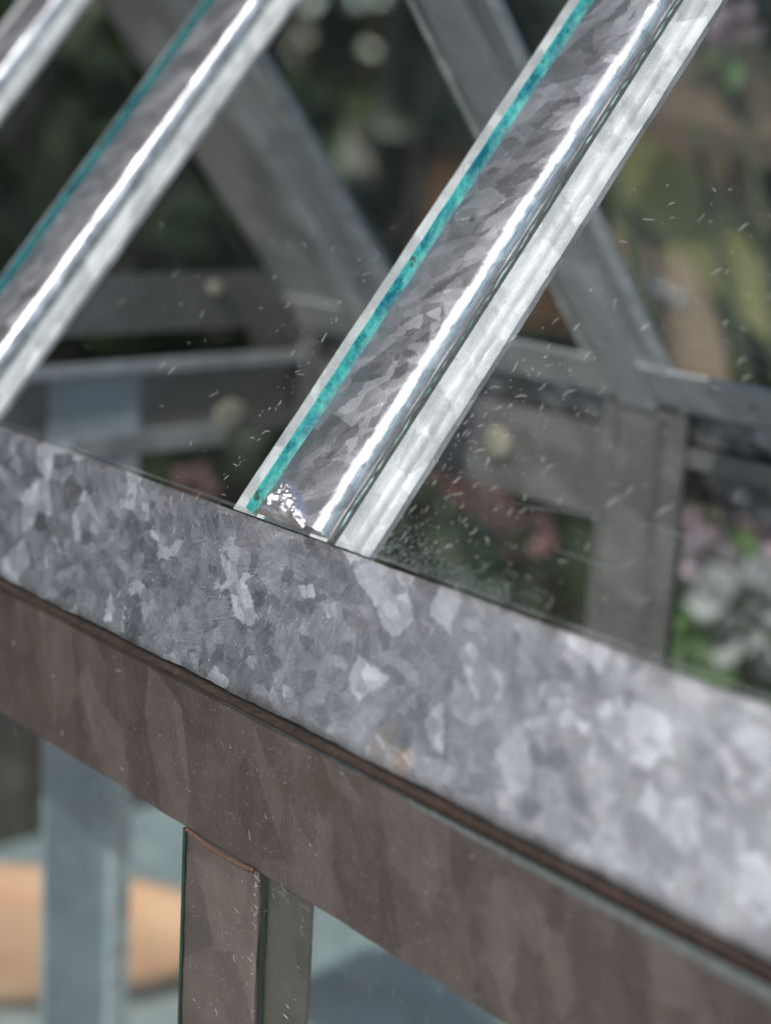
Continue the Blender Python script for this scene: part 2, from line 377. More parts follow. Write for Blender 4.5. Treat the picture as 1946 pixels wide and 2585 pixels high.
# black strip painted for the shade in the joint, and tarnished edge under the strip
def grow(X, a, b): u = max(0, min(1, (X - .02) / .08)); return a + (b - a) * u
extrude('joint_shade', scale([(0, 0), (0, -1.0), (1.2, -1.0), (1.2, 0)]), lambda X, s, t: Vector((s, YB + X + .00003, ZB + (-.0002 if t > -.0005 else -grow(s, .0012, .0019)))), -.127, XR, 0, M['dark'], strip, 60)
sheet('folded_edge', -.127, XR, 0, .001, lambda X, d, t: Vector((X, YB - .00032 + t + d * .12, ZB + .00002 - d * grow(X, .25, .55))), .0012, M['lip'], strip, 300, 4, .00003, .00003, 5, 0)
# wall plate (fascia)
plate = sheet('wall_plate', -.127, XR, .0010, HF, lambda X, d, t: Vector((X, YB - t - .0000, ZB - d - grow(X, 0, .0010) * max(0.0, 1 - (d - .001) / .006))), .0010, M['plate'], GH, 300, 20, .00002, .00005, 9, .0003)
tag(plate, 'dark brownish galvanised plate below the eave')
def ledge_frame(X, s, t):   # a thin ledge that comes out from under the strip towards the right
    return Vector((s, YB - .00022 * grow(s, 0, 1) + X + .0001, ZB - grow(s, .0011, .0019) + t * grow(s, .1, 2.2)))
extrude('glazing_ledge', scale([(0, 0), (0, -.55), (.1, -.65), (1.2, -.65), (1.2, 0)]), ledge_frame, -.127, XR, 0, M['ledge'], plate, 60)

# near roof bars
bars = []
for k, X0 in enumerate((XA, XB, XC, .0955, .1760)):
    bars.append(glazing_bar(X0, RP, GH, sd_=11 + k))
# solder daub at the foot of the main bar
def daub(name, cx_, cs, rx_, rs_, h, frame, t0, parent, mat, seed=4, X0=0):
    rr = random.Random(seed); V = []; Fc = []; A, B_ = 40, 14
    for i in range(B_ + 1):
        u = i / B_
        for j in range(A):
            a = j / A * 6.2832
            er = 1 + .10 * math.sin(3 * a + seed) + .06 * math.sin(7 * a + 2) + .03 * rr.uniform(-1, 1)
            hh = h * (1 - u ** 2.2) * (1 + .16 * rr.uniform(-1, 1) + .25 * math.sin(5 * u + 3 * math.cos(a)))
            V.append(frame(X0 + cx_ + rx_ * u * er * math.cos(a), cs + rs_ * u * er * math.sin(a), t0 + max(hh, 0) * (1 if u < 1 else 0)))
    for i in range(B_):
        for j in range(A):
            a = i * A + j; b_ = i * A + (j + 1) % A; Fc.append((a, b_, b_ + A, a + A))
    return fixn(mk(name, V, Fc, mat, parent, 60))
def half_daub(name, pts, frame, t0, h, parent, mat, seed=1):
    """a lump filling the outline pts (c, s), highest in the middle"""
    rr = random.Random(seed); n_ = len(pts); cx_ = sum(p_[0] for p_ in pts) / n_; cs = sum(p_[1] for p_ in pts) / n_
    out = []
    for i in range(n_):
        a, b_ = pts[i], pts[(i + 1) % n_]
        for k in range(6):
            u = k / 6; out.append((a[0] + (b_[0] - a[0]) * u + rr.uniform(-1, 1) * .00006, a[1] + (b_[1] - a[1]) * u + rr.uniform(-1, 1) * .00006))
    K = 34; V = []; Fc = []; m_ = len(out)
    for i in range(K + 1):
        u = i / K
        for (c, s) in out:
            px_, ps_ = cx_ + (c - cx_) * u, cs + (s - cs) * u
            hh = h * (1 - u ** 3) * (.85 + .55 * mnoise.noise(Vector((px_ * 650, ps_ * 650, 1))) + .30 * mnoise.noise(Vector((px_ * 1800, ps_ * 1800, 5)))) if u < 1 else 0
            V.append(frame(XA + cx_ + (c - cx_) * u, cs + (s - cs) * u, t0 + max(0, hh)))
    for i in range(K):
        for j in range(m_):
            a = i * m_ + j; b_ = i * m_ + (j + 1) % m_; Fc.append((a, b_, b_ + m_, a + m_))
    return fixn(mk(name, V, Fc, mat, parent, 60))
half_daub('solder_daub', scale([(5.95, .2), (5.95, 3.2), (6.3, 4.7), (7.3, 5.2), (9.2, 4.8), (11.3, 3.8), (12.9, 2.5), (14.0, 1.2), (14.4, .2), (10, .1)]), RP, .00158, .0011, bars[0], M['solder'], 6)

# roof panes between the bars (glass stops short of the caps)
roof_panes = []
spans = [(XC + .0178, XB + .0044), (XB + .0178, XA + .0044), (XA + .0178, .0955 + .0044), (.0955 + .0178, .1760 + .0044)]
for k, (a, b_) in enumerate(spans):
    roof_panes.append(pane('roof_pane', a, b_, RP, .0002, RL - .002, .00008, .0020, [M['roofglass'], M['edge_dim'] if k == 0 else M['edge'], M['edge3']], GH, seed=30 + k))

# far roof slope, seen from inside
F2X, F2W = -0.02092, .018
F1X, F1W = -0.10475, .0407
glazing_bar(F2X, RPF, GH, prof_scale=F2W / .024, near=False, flmat=M['inner'])
verge = extrude('verge_plate', scale([(0, -1.2), (F1W * 1000, -1.2), (F1W * 1000, 0), (0, 0)]), RPF, .0002, RL - .001, F1X, M['inner'], GH)
tag(verge, 'wide grey plate along the far end of the roof')
extrude('raised_rib', scale([(22, -1.2), (22.4, -3.4), (23.5, -3.9), (29.5, -3.9), (30.6, -3.3), (31, -1.2)]), RPF, .0002, RL - .001, F1X, M['inner'], verge)
extrude('edge_rib', scale([(36.5, -1.2), (36.7, -2.0), (40.4, -2.0), (40.6, -1.2)]), RPF, .0002, RL - .001, F1X, M['flange'], verge)
glazing_bar(.061, RPF, GH, near=False, flmat=M['inner']); glazing_bar(.142, RPF, GH, near=False, flmat=M['inner'])
for k, (a, b_) in enumerate([(F1X + .036, F2X + .003), (F2X + .015, .061 + .0044), (.061 + .0184, .142 + .0044)]):
    pane('roof_pane', a, b_, RPF, .0002, RL - .002, .0001, .0020, [M['roofglass'], M['edge']], GH, seed=50 + k)
# ridge
extrude('ridge_cap', scale([(-2.2, 1.5), (-2.0, 3.6), (0, 5.8), (2.0, 3.6), (2.2, 1.5)]),
        lambda X, s, t: Vector((s, D / 2 + X, D / 2 * math.tan(AL) + t - .0020)), -.127, XR, 0, M['cap'], GH, 1)

# far eave: lip in the roof plane under the glass, dark strip standing in for shade, plate below
extrude('eave_lip', scale([(0, -.9), (0, -1.7), (9.2, -1.7), (9.2, -.9)]), lambda X, s, t: RPF(s, X * .93 + .0012, t), XL + .0005, XR, 0, M['inner'], GH)
far_plate = box('wall_plate', (XL, D - .0002, -.0212), (F2X + .012, D + .0010, -.0062), M['innerwall'], GH)
box('rail', (F2X + .0121, D - .0001, -.0098), (XR, D + .0012, -.0066), M['innerwall'], far_plate)
box('shade_strip', (XL, D + .0020, -.0066), (XR, D + .0028, .0006), M['dark'], far_plate)
extrude('eave_strip', scale([(0, 0), (WS * 1000, 0), (WS * 1000, -1), (0, -1)]), lambda X, s, t: (lambda v: Vector((v.x, D - v.y, v.z)))(strip_frame(s, X, t + .0003)), -.127, XR, 0, M['strip'], GH)
box('plate_flange', (XL, D - .0006, -.0225), (F2X + .012, D + .0012, -.0214), M['innerwall'], far_plate)

# end wall: plates, tie rail, gable glass, posts
end_plate = box('end_plate', (XL - .0012, .0010, -.0212), (XL, D - .0010, -.0045), M['innerwall'], GH)
box('end_lip', (XL - .0012, .0035, .0005), (XL - .0002, D - .0035, .0118), M['innerwall'], GH)
extrude('tie_rail', scale([(0, 0), (0, -.6), (1.0, -.9), (1.2, -2.6), (1.0, -3.2), (0, -3.2)]), lambda X, s, t: Vector((XL + .0001 + X * 1.8, s, -.0040 + t)), .0005, D - .0008, 0, M['inner'], GH)
box('plate_ledge', (XL, .05, -.0228), (XL + .0022, D - .022, -.0188), M['inner'], end_plate)
def putty(name, c, axis, rx_, rz_, parent, seed):
    rr = random.Random(seed)
    bm = bmesh.new(); bmesh.ops.create_icosphere(bm, subdivisions=3, radius=1)
    for v in bm.verts:
        q = 1 + rr.uniform(-.05, .05) + .12 * math.sin(v.co.x * 3 + seed) * math.sin(v.co.z * 4)
        s_ = (.0012, rx_, rz_) if axis == 'x' else (rx_, .0012, rz_)
        v.co = Vector([c[i] + v.co[i] * s_[i] * q for i in range(3)])
    me = bpy.data.meshes.new(name); bm.to_mesh(me); bm.free(); me.materials.append(M['putty'])
    for p_ in me.polygons: p_.use_smooth = True
    o = bpy.data.objects.new(name, me); COL.objects.link(o); o.parent = parent; return o
putty('putty_daub', (XL + .0014, .0878, -.0178), 'x', .0042, .0040, end_plate, 1)
putty('putty_daub', (XL + .0004, .0837, .0085), 'x', .0020, .0016, end_plate, 2)
putty('putty_daub', (-.0464, D - .0006, -.0140), 'y', .0034, .0034, far_plate, 3)
putty('putty_daub', (-.0454, D - .0040, .0046), 'y', .0024, .0018, far_plate, 4)
putty('putty_daub', (.0125, D - .0040, .0046), 'y', .0026, .0022, far_plate, 5)
# gable glass: a triangle above the plate, and the end wall pane below
gz = D / 2 * math.tan(AL)
gp = mk('gable_pane', [(XL - .0004, .004, .001), (XL - .0004, D - .004, .001), (XL - .0004, D / 2, gz - .006),
                       (XL - .0024, .004, .001), (XL - .0024, D - .004, .001), (XL - .0024, D / 2, gz - .006)],
        [(0, 1, 2), (5, 4, 3), (0, 3, 4, 1), (1, 4, 5, 2), (2, 5, 3, 0)], None, GH, None, [M['roofglass'], M['edge2']], [0, 0, 1, 1, 1])
fixn(gp)
WP = GH
def wall_frame_near(X, s, t): return Vector((X, YB + .0002 - t, s))
def wall_frame_far(X, s, t): return Vector((X, D + t, s))
def wall_frame_end(X, s, t): return Vector((XL - t, X, s))
# near wall bars
NW = scale([(0, -1.0), (22.9, -1.0), (22.9, -.55), (0, -.55)])
NCAP = scale([(.95, -.50), (.95, .02), (1.1, .14), (13.6, .14), (14.3, .12), (14.62, -.05), (14.7, -.50)])
ZW0, ZW1 = BENCH + .004, ZB - HF - .0001
def near_wall_bar(X0, k):
    fl = extrude('wall_bar', NW, wall_frame_near, ZW0, ZW1 + .004, X0, M['wallbar'], GH, 40, wob=.00003, seed=k)
    extrude('bar_cap', NCAP, wall_frame_near, ZW0, ZW1 - .0001, X0, M['wallbar'], fl, 90, 30, wob=.00007, wl=.004, seed=k + 3)
    # dark strip for the shade beside the cap
    extrude('shade_strip', scale([(14.75, -.52), (14.75, -.30), (15.5, -.30), (15.5, -.52)]), wall_frame_near, ZW0, ZW1, X0, M['dark'], fl, 1)
    return fl
XW = .0199
nwb = near_wall_bar(XW, 61)
for X0 in (.1000, -.0600): near_wall_bar(X0, 70)
# rusty solder seam at the head of the wall bar
def seam(name, x0, x1, z, h, y, mat, parent, seed):
    rr = random.Random(seed); V = []; Fc = []; K = 90
    for i in range(K + 1):
        u = i / K; x = x0 + (x1 - x0) * u
        hh = h * (.45 + .55 * abs(math.sin(u * 7 + seed)) + .3 * rr.uniform(-1, 1)); zz = z - .0006 * math.sin(u * 3.1) * .8
        V += [Vector((x, y, zz + .0002)), Vector((x, y - .00022, zz - hh * .4)), Vector((x, y, zz - hh))]
    for i in range(K):
        for j in range(2): a = i * 3 + j; Fc.append((a, a + 1, a + 4, a + 3))
    return fixn(mk(name, V, Fc, mat, parent, 60))
seam('rust_seam', XW + .0010, XW + .0140, ZW1, .00038, YB - .00006, M['rust'], nwb, 2)
# near wall panes
wp = []
for k, (a, b_) in enumerate([(XL + .002, -.0600 + .0008), (-.0600 + .0157, XW + .0008), (XW + .0157, .1000 + .0008), (.1000 + .0157, XR)]):
    wp.append(pane('wall_pane', a, b_, wall_frame_near, ZW0, ZW1 + .003, -.0005, .00004 if 0 else -.00008, [M['wallglass'], M['edge2']], GH, seed=80 + k))
# thicker teal edge beside the wall bar
mk_e = box('glass_edge', (XW + .00036, YB - .00006, ZW0), (XW + .00094, YB + .00085, ZW1 - .0001), M['edge2'], wp[1])
# far wall bars and panes
def far_bar(X0, W, z1=-.0012):
    fl = extrude('wall_bar', scale([(0, -.2), (0, -1.2), (W, -1.2), (W, -.2)]), wall_frame_far, BENCH + .004, z1, X0, M['innerwall'], GH)
    extrude('inner_rib', scale([(W * .17, -1.2), (W * .20, -3.0), (W * .75, -3.0), (W * .78, -1.2)]), wall_frame_far, BENCH + .004, z1 - .001, X0, M['innerwall'], fl)
    return fl
far_bar(F2X, 18.0); far_bar(.061, 20.0); far_bar(XL + .0001, 5.0)
for k, (a, b_) in enumerate([(XL + .005, F2X + .002), (F2X + .016, .061 + .002), (.061 + .018, XR)]):
    pane('wall_pane', a, b_, wall_frame_far, BENCH + .004, -.0215, .0014, .0034, [M['wallglass'], M['edge2']], GH, seed=90 + k)
# end wall post
post = extrude('end_wall_bar', scale([(46.3, 1.2), (46.3, -.3), (66.5, -.3), (66.5, 1.2)]), wall_frame_end, BENCH + .004, -.0072, 0, M['pale'], GH)
extrude('post_rib', scale([(61.0, -.3), (61.2, -1.6), (65.6, -1.6), (65.9, -.3)]), wall_frame_end, BENCH + .004, -.0230, 0, M['flange'], post)
tag(post, 'upright bar in the far end wall')
pane('end_pane', .001, D - .001, wall_frame_end, BENCH + .004, -.0215, .0014, .0034, [M['wallglass'], M['edge2']], GH, seed=97)
box('corner_post', (XL - .001, -.0070, BENCH + .004), (XL + .006, -.0016, ZB - .002), M['wallbar'], GH)
box('sill', (XL - .002, YB - .0015, BENCH), (XR, D + .003, BENCH + .004), M['inner'], GH)

# ---------------------------------------------------------------- lint, dust and scratches
def fibres(name, n_, posfn, frame, t0, mat, parent, lmin, lmax, r_, ang=None, spread=1.0, curl=1.0, seed=1, label=None):
    rr = random.Random(seed); V = []; Fc = []
    for _ in range(n_):
        x, s = posfn(rr)
        a = (ang + rr.gauss(0, spread)) if ang is not None else rr.uniform(0, 6.283)
        ln = (lmin * .5 + (lmax * 1.5 - lmin * .5) * rr.random() ** 2.6); K = rr.choice((3, 4, 5))
        cu = rr.gauss(0, curl); rr_ = r_ * rr.uniform(.5, 1.3)
        base = len(V); t = t0
        for k in range(K + 1):
            w_ = rr_ * (.35 if k in (0, K) else 1)
            nx_, ns_ = -math.sin(a), math.cos(a)
            V += [frame(x + nx_ * w_, s + ns_ * w_, t), frame(x, s, t + w_ * 1.5), frame(x - nx_ * w_, s - ns_ * w_, t)]
            x += math.cos(a) * ln / K; s += math.sin(a) * ln / K; a += cu / K + rr.gauss(0, .25 * curl)
            t = t0 + abs(math.sin(k * 1.3)) * rr_ * .8
        for k in range(K):
            b_ = base + k * 3
            for j in range(3): Fc.append((b_ + j, b_ + (j + 1) % 3, b_ + (j + 1) % 3 + 3, b_ + j + 3))
    o = mk(name, V, Fc, mat, parent); o['kind'] = 'stuff'
    if label: o['label'] = label
    return o
def specks(name, n_, posfn, frame, t0, mat, parent, r0, r1, seed=1, label=None):
    rr = random.Random(seed); V = []; Fc = []
    for _ in range(n_):
        x, s = posfn(rr); r_ = rr.uniform(r0, r1); b_ = len(V); a0 = rr.uniform(0, 6)
        for k in range(5):
            a = a0 + k * 1.2566; q = r_ * rr.uniform(.6, 1.3); V.append(frame(x + q * math.cos(a), s + q * math.sin(a), t0))
        V.append(frame(x, s, t0 + r_ * .7))
        for k in range(5): Fc.append((b_ + k, b_ + (k + 1) % 5, b_ + 5))
    o = mk(name, V, Fc, mat, parent); o['kind'] = 'stuff'
    if label: o['label'] = label
    return o
GT = .00201
def p_right(rr):
    if rr.random() < .45:
        return (XA + .024 + abs(rr.gauss(0, .014)) + .0005, rr.triangular(0, .034, .010))
    return (rr.uniform(XA + .024, .085), rr.uniform(0, .05))
fibres('lint', 330, p_right, RP, GT, M['lint'], roof_panes[2], .0003, .0011, .000022, ang=1.15, spread=.6, curl=.9, seed=5, label='white lint scattered on the right roof pane')
specks('dust_specks', 260, p_right, RP, GT, M['lint'], roof_panes[2], .00002, .000055, seed=8)
def p_foot(rr):
    x = XA + .0245 + rr.triangular(0, .026, .004)
    return (x, abs(rr.gauss(0, .0010)) * (1 + 1.6 * math.exp(-((x - .046) / .006) ** 2)) + .0001)
specks('dust_drift', 1800, p_foot, RP, GT, M['lint2'], roof_panes[2], .000015, .00006, seed=9, label='grey dust drifted against the foot of the pane')
fibres('lint', 90, p_foot, RP, GT, M['lint2'], roof_panes[2], .0002, .0008, .00004, ang=1.0, spread=.8, seed=10)
fibres('smears', 24, lambda rr: (rr.uniform(.054, .078), rr.uniform(.0015, .0125)), RP, GT - .00002, M['lint2'], roof_panes[2], .003, .009, .000028, ang=.02, spread=.04, curl=.05, seed=28)
def p_left(rr):
    if rr.random() < .5: return (XA - .0004 - abs(rr.gauss(0, .0016)), rr.uniform(0, .04))
    return (rr.uniform(-.04, XA), rr.uniform(0, .035))
fibres('lint', 95, p_left, RP, GT, M['lint'], roof_panes[1], .0003, .0011, .000018, ang=1.2, spread=.7, curl=1.0, seed=12, label='white lint beside the main bar')
specks('dust_specks', 160, p_left, RP, GT, M['lint2'], roof_panes[1], .00002, .00007, seed=13)
def p_strip(rr): return (rr.uniform(-.03, .10), rr.uniform(.0005, WS - .0006))
fibres('lint', 110, p_strip, strip_frame, .00040, M['lint'], strip, .0003, .0012, .000018, curl=1.4, seed=15)
specks('dust_specks', 420, p_strip, strip_frame, .00040, M['lint'], strip, .000015, .00005, seed=16)
def p_join(rr): return (rr.uniform(-.03, .10), abs(rr.gauss(0, .00012)))
fibres('lint', 90, p_join, strip_frame, .00025, M['lint'], strip, .0002, .0007, .00002, curl=1.4, seed=17)
def pl_frame(X, s, t): return Vector((X, YB - t, ZB - s))
def p_plate(rr): return (rr.uniform(-.03, .09), rr.uniform(.002, HF - .0004))
fibres('lint', 30, p_plate, pl_frame, .0001, M['lint'], plate, .0003, .0009, .000018, curl=1.2, seed=18)
specks('dust_specks', 80, p_plate, pl_frame, .0001, M['lint'], plate, .000015, .00004, seed=19)
def p_barseam(rr): return (XW + .0144 + rr.gauss(0, .0002), HF + abs(rr.gauss(0, .008)))
fibres('lint', 34, p_barseam, pl_frame, .00005, M['lint'], nwb, .0002, .0007, .000014, curl=1.4, seed=20)
def p_barface(rr): return (rr.uniform(XW, XW + .022), HF + rr.uniform(.0005, .03))
fibres('lint', 18, p_barface, pl_frame, .00005, M['lint'], nwb, .0003, .0009, .000018, curl=1.0, seed=21)
def p_wpR(rr): return (XW + .0155 + rr.triangular(0, .035, .003), HF + abs(rr.gauss(0, .0028)) + .0001)
fibres('lint', 90, p_wpR, pl_frame, .00002, M['lint2'], wp[2], .0003, .0011, .000018, curl=1.3, seed=22)
def p_wpL(rr): return (XW - rr.triangular(0, .045, .003), HF + abs(rr.gauss(0, .0022)) + .0001)
fibres('lint', 100, p_wpL, pl_frame, .00002, M['lint2'], wp[1], .0003, .0011, .000018, curl=1.3, seed=23)
# fresh scratches near the foot of the cap
def p_scr(rr): return (XA + rr.uniform(.0085, .0125), rr.uniform(.0012, .0105))
fibres('scratches', 70, p_scr, RP, .00160, M['scr'], bars[0], .0008, .0026, .000012, ang=1.9, spread=.07, curl=.03, seed=25)
fibres('scratches', 55, p_scr, RP, .00160, M['scr'], bars[0], .0006, .0022, .000010, ang=.35, spread=.2, curl=.05, seed=26)
fibres('scratches', 60, lambda rr: (XA + rr.uniform(.0064, .0135), rr.uniform(.001, .045)), RP, .00160, M['scr'], bars[0], .001, .006, .000008, ang=1.5, spread=.25, curl=.04, seed=27)

# ---------------------------------------------------------------- setting: ground, bench
def plane(name, x0, x1, y0, y1, z, mat):
    return mk(name, [(x0, y0, z), (x1, y0, z), (x1, y1, z), (x0, y1, z)], [(0, 1, 2, 3)], mat)
M['ground'] = simple('brown_ground', (.20, .135, .095), .9, 0, .6, (.11, .085, .06), .5, unit=20.0)
g = plane('ground', -150, 150, -150, 150, GROUND, M['ground']); tag(g, kind='structure')
M['bench'] = simple('blue_grey_zinc', (.42, .455, .47), .42, .2, .05, (.24, .275, .29), .2)
M['benchleg'] = simple('bench_legs', (.16, .12, .09), .7, 0, .05, (.10, .08, .06), .3)
bn = tag(empty('bench', (0, 0, GROUND)), 'blue grey sheet metal topped bench under the glasshouse', 'bench')
bt = box('bench_top', (-.295, -.10, BENCH - .02 - GROUND), (.42, .24, BENCH - GROUND - .0004), M['bench'], bn, .002)
for x in (-.26, .39):
    for y in (-.08, .21): box('leg', (x - .02, y - .02, 0), (x + .02, y + .02, BENCH - .02 - GROUND), M['benchleg'], bn)

# terracotta oval dish beside the glasshouse
def oval_dish():
    M['terra'] = simple('terracotta', (.58, .27, .15), .75, 0, .06, (.64, .36, .22), .15)
    prof = [(0, 0), (.70, 0), (.80, .02), (.97, .55), (1.0, .95), (1.0, 1.0), (.95, 1.0), (.92, .93), (.86, .40), (.74, .16), (0, .14)]
    V = []; Fc = []; A = 72; ax = Vector((.65, .75, 0)).normalized(); ay = Vector((-.75, .65, 0)).normalized()
    for (r_, z) in prof:
        for k in range(A):
            a = k / A * 6.2832; v = ax * (.080 * r_ * math.cos(a)) + ay * (.037 * r_ * math.sin(a)); V.append(Vector((v.x, v.y, z * .010)))
    for i in range(len(prof) - 1):
        for k in range(A): a = i * A + k; b_ = i * A + (k + 1) % A; Fc.append((a, b_, b_ + A, a + A))
    o = mk('oval_dish', V, Fc, M['terra'], None, 40); o.location = (-.2370, .0960, BENCH + .0001)
    return tag(o, 'orange terracotta oval dish on the bench behind the glass', 'dish')
oval_dish()

# ---------------------------------------------------------------- plants
def leafmat(name, a, b_, rough=.5):
    mt, n, b = newmat(name)
    tc = n.nodes.new('ShaderNodeTexCoord'); q = noise(n, tc.outputs['Object'], 30.0, 3)
    L(n, mix(n, ramp(n, q.outputs['Fac'], [(.35, 0.0), (.65, 1.0)]), a, b_), b.inputs['Base Color'])
    b.inputs['Roughness'].default_value = rough
    tl = n.nodes.new('ShaderNodeBsdfTranslucent'); L(n, mix(n, .5, a, b_), tl.inputs[0])
    mx = n.nodes.new('ShaderNodeMixShader'); mx.inputs[0].default_value = .25
    L(n, b.outputs[0], mx.inputs[1]); L(n, tl.outputs[0], mx.inputs[2]); L(n, mx.outputs[0], n.nodes['Material Output'].inputs[0])
    return mt
M['leaf'] = leafmat('dark_leaf', (.009, .019, .006), (.028, .05, .012))
M['leaf2'] = leafmat('bright_leaf', (.055, .11, .03), (.12, .19, .065))
M['leaf3'] = leafmat('olive_leaf', (.26, .25, .09), (.34, .32, .13))
M['dry'] = leafmat('dry_leaf', (.15, .105, .065), (.21, .15, .10), .7)
M['leaf4'] = leafmat('pale_leaf', (.24, .33, .18), (.34, .42, .27))
M['petal'] = leafmat('pink_petal', (.34, .25, .30), (.46, .38, .43))
M['petal2'] = leafmat('white_petal', (.36, .34, .35), (.46, .45, .44))
M['petal3'] = leafmat('dusky_petal', (.24, .11, .11), (.34, .18, .18))
M['stem'] = simple('stem', (.06, .07, .03), .7)
M['bark'] = simple('bark', (.06, .045, .03), .9)
def leaf_geo(V, Fc, p, d, n_, ln, wd):
    d = d.normalized(); sd_ = d.cross(n_).normalized(); up = sd_.cross(d).normalized(); b_ = len(V)
    for u, w_, h in ((0, .02, 0), (.3, .8, .05), (.6, 1, .04), (1, .02, -.15)):
        c = p + d * ln * u + up * h * ln
        V += [c - sd_ * wd * .5 * w_, c - up * wd * .12 * w_, c + sd_ * wd * .5 * w_]
    for k in range(3):
        for j in range(2): a = b_ + k * 3 + j; Fc.append((a, a + 1, a + 4, a + 3))
def tube(V, Fc, pts, r_):
    b_ = len(V)
    for k, p in enumerate(pts):
        q = r_ * (1 - .6 * k / len(pts))
        for j in range(5): V.append(Vector(p) + Vector((q * math.cos(j * 1.2566), q * math.sin(j * 1.2566), 0)))
    for k in range(len(pts) - 1):
        for j in range(5): a = b_ + k * 5 + j; c = b_ + k * 5 + (j + 1) % 5; Fc.append((a, c, c + 5, a + 5))
def rv(rr): 
    while True:
        v = Vector((rr.uniform(-1, 1), rr.uniform(-1, 1), rr.uniform(-1, 1)))
        if .1 < v.length < 1: return v.normalized()
def shrub(loc, rx_, ry_, h, nl, ln, mat, label, seed, group=None, name='shrub', lift=.12):
    rr = random.Random(seed); e = tag(empty(name, loc), label, 'shrub', group)
    V = []; Fc = []
    for _ in range(nl):
        v = rv(rr); q = rr.uniform(.35, 1) ** .5; lump = 1 + .18 * math.sin(v.x * 5 + seed) * math.sin(v.z * 6) 
        p = Vector((v.x * rx_ * q * lump, v.y * ry_ * q * lump, h * (lift + (1 - lift) * (.5 + .5 * v.z * q * lump))))
        leaf_geo(V, Fc, p, (v + rv(rr) * .9 + Vector((0, 0, -.2))), rv(rr), ln * rr.uniform(.6, 1.3), ln * rr.uniform(.35, .6))
    mk('foliage', V, Fc, mat, e)
    V = []; Fc = []
    for k in range(7):
        a = rr.uniform(0, 6.28); q = rr.uniform(.2, .7)
        tube(V, Fc, [(0, 0, 0), (.3 * q * rx_ * math.cos(a), .3 * q * ry_ * math.sin(a), h * .35), (q * rx_ * math.cos(a), q * ry_ * math.sin(a), h * .8)], h * .014)
    mk('stem', V, Fc, M['bark'], e)
    return e
shrub((-.95, .95, GROUND), .40, .40, 1.5, 2600, .075, M['leaf'], 'dense dark leafed shrub filling the upper left behind the glass', 1)
shrub((-.42, 1.25, GROUND), .40, .36, 1.42, 2600, .07, M['leaf'], 'dark shrub behind the middle of the roof', 2)
shrub((.20, 1.15, GROUND), .36, .30, 1.30, 2200, .065, M['leaf'], 'dark shrub behind the right side of the glasshouse', 3)
shrub((-1.2, .35, GROUND), .40, .40, 1.2, 2200, .07, M['leaf'], 'dark shrub beyond the far end of the bench', 4)

def flower_plant(stems, label, seed, mat, lmat, base):
    """stems: (head position, head radius); each head a ball of small petals"""
    rr = random.Random(seed); base = Vector(base); e = tag(empty('flowering_plant', base), label, 'plant')
    V = []; Fc = []
    for (p, r_) in stems:
        q = Vector(p) - base; tube(V, Fc, [(0, 0, 0), (q.x * .35, q.y * .35, q.z * .5), tuple(q)], .0022)
        for _ in range(3):
            u = rr.uniform(.35, .9); leaf_pos = Vector((q.x * u, q.y * u, q.z * u))
    mk('stem', V, Fc, M['stem'], e)
    V = []; Fc = []
    for (p, r_) in stems:
        q = Vector(p) - base
        for _ in range(14):
            v = rv(rr); v.z = -abs(v.z) * .8
            leaf_geo(V, Fc, q + v * r_ * .9 + Vector((0, 0, -r_ * .6)), v + rv(rr) * .5, Vector((0, 0, 1)), r_ * 1.3, r_ * .75)
    mk('foliage', V, Fc, lmat, e)
    for (p, r_) in stems:
        q = Vector(p) - base; V = []; Fc = []
        for _ in range(38):
            v = rv(rr); leaf_geo(V, Fc, q + v * r_ * .45, v + rv(rr) * .5, rv(rr), r_ * .62, r_ * .5)
        mk('flower', V, Fc, mat, e)
    return e
flower_plant([(at(1850, 75, .50), .008), (at(1930, 1180, .52), .011), (at(1800, 1230, .50), .012), (at(1880, 1290, .50), .011), (at(1960, 1330, .50), .012), (at(1740, 1180, .52), .008),
              (at(1790, 1415, .46), .009), (at(1730, 1340, .48), .006)],
             'plant with pale pink flower heads at the right of the picture', 21, M['petal'], M['leaf2'], (.02, .36, GROUND))
flower_plant([(at(1900, 1560, .44), .017), (at(1840, 1500, .46), .010), (at(1960, 1500, .46), .012), (at(1650, 770, .50), .010)],
             'plant with larger whitish flower heads low at the right', 22, M['petal2'], M['leaf2'], (-.02, .33, GROUND))
flower_plant([(at(1130, 1190, .50), .006), (at(1190, 1240, .50), .007), (at(1250, 1290, .50), .007), (at(1330, 1350, .50), .009), (at(485, 1235, .52), .008)],
             'dusky pink flowers on a dark plant behind the far wall', 23, M['petal3'], M['leaf'], (-.15, .36, GROUND))
def strap_leaf(V, Fc, pts, wd, twist=(0, 0, 1)):
    b_ = len(V); n_ = len(pts); tw = Vector(twist)
    for k, p in enumerate(pts):
        d = (pts[min(k + 1, n_ - 1)] - pts[max(k - 1, 0)]).normalized(); s_ = d.cross(tw).normalized(); w_ = wd * math.sin(math.pi * (.12 + .86 * k / (n_ - 1))) ** .6
        V += [p - s_ * w_ * .5, p - s_.cross(d) * w_ * .10, p + s_ * w_ * .5]
    for k in range(n_ - 1):
        for j in range(2): a = b_ + k * 3 + j; Fc.append((a, a + 1, a + 4, a + 3))
def curve3(a, b_, c, k=9):
    return [a * (1 - u) ** 2 + b_ * 2 * u * (1 - u) + c * u * u for u in [i / k for i in range(k + 1)]]
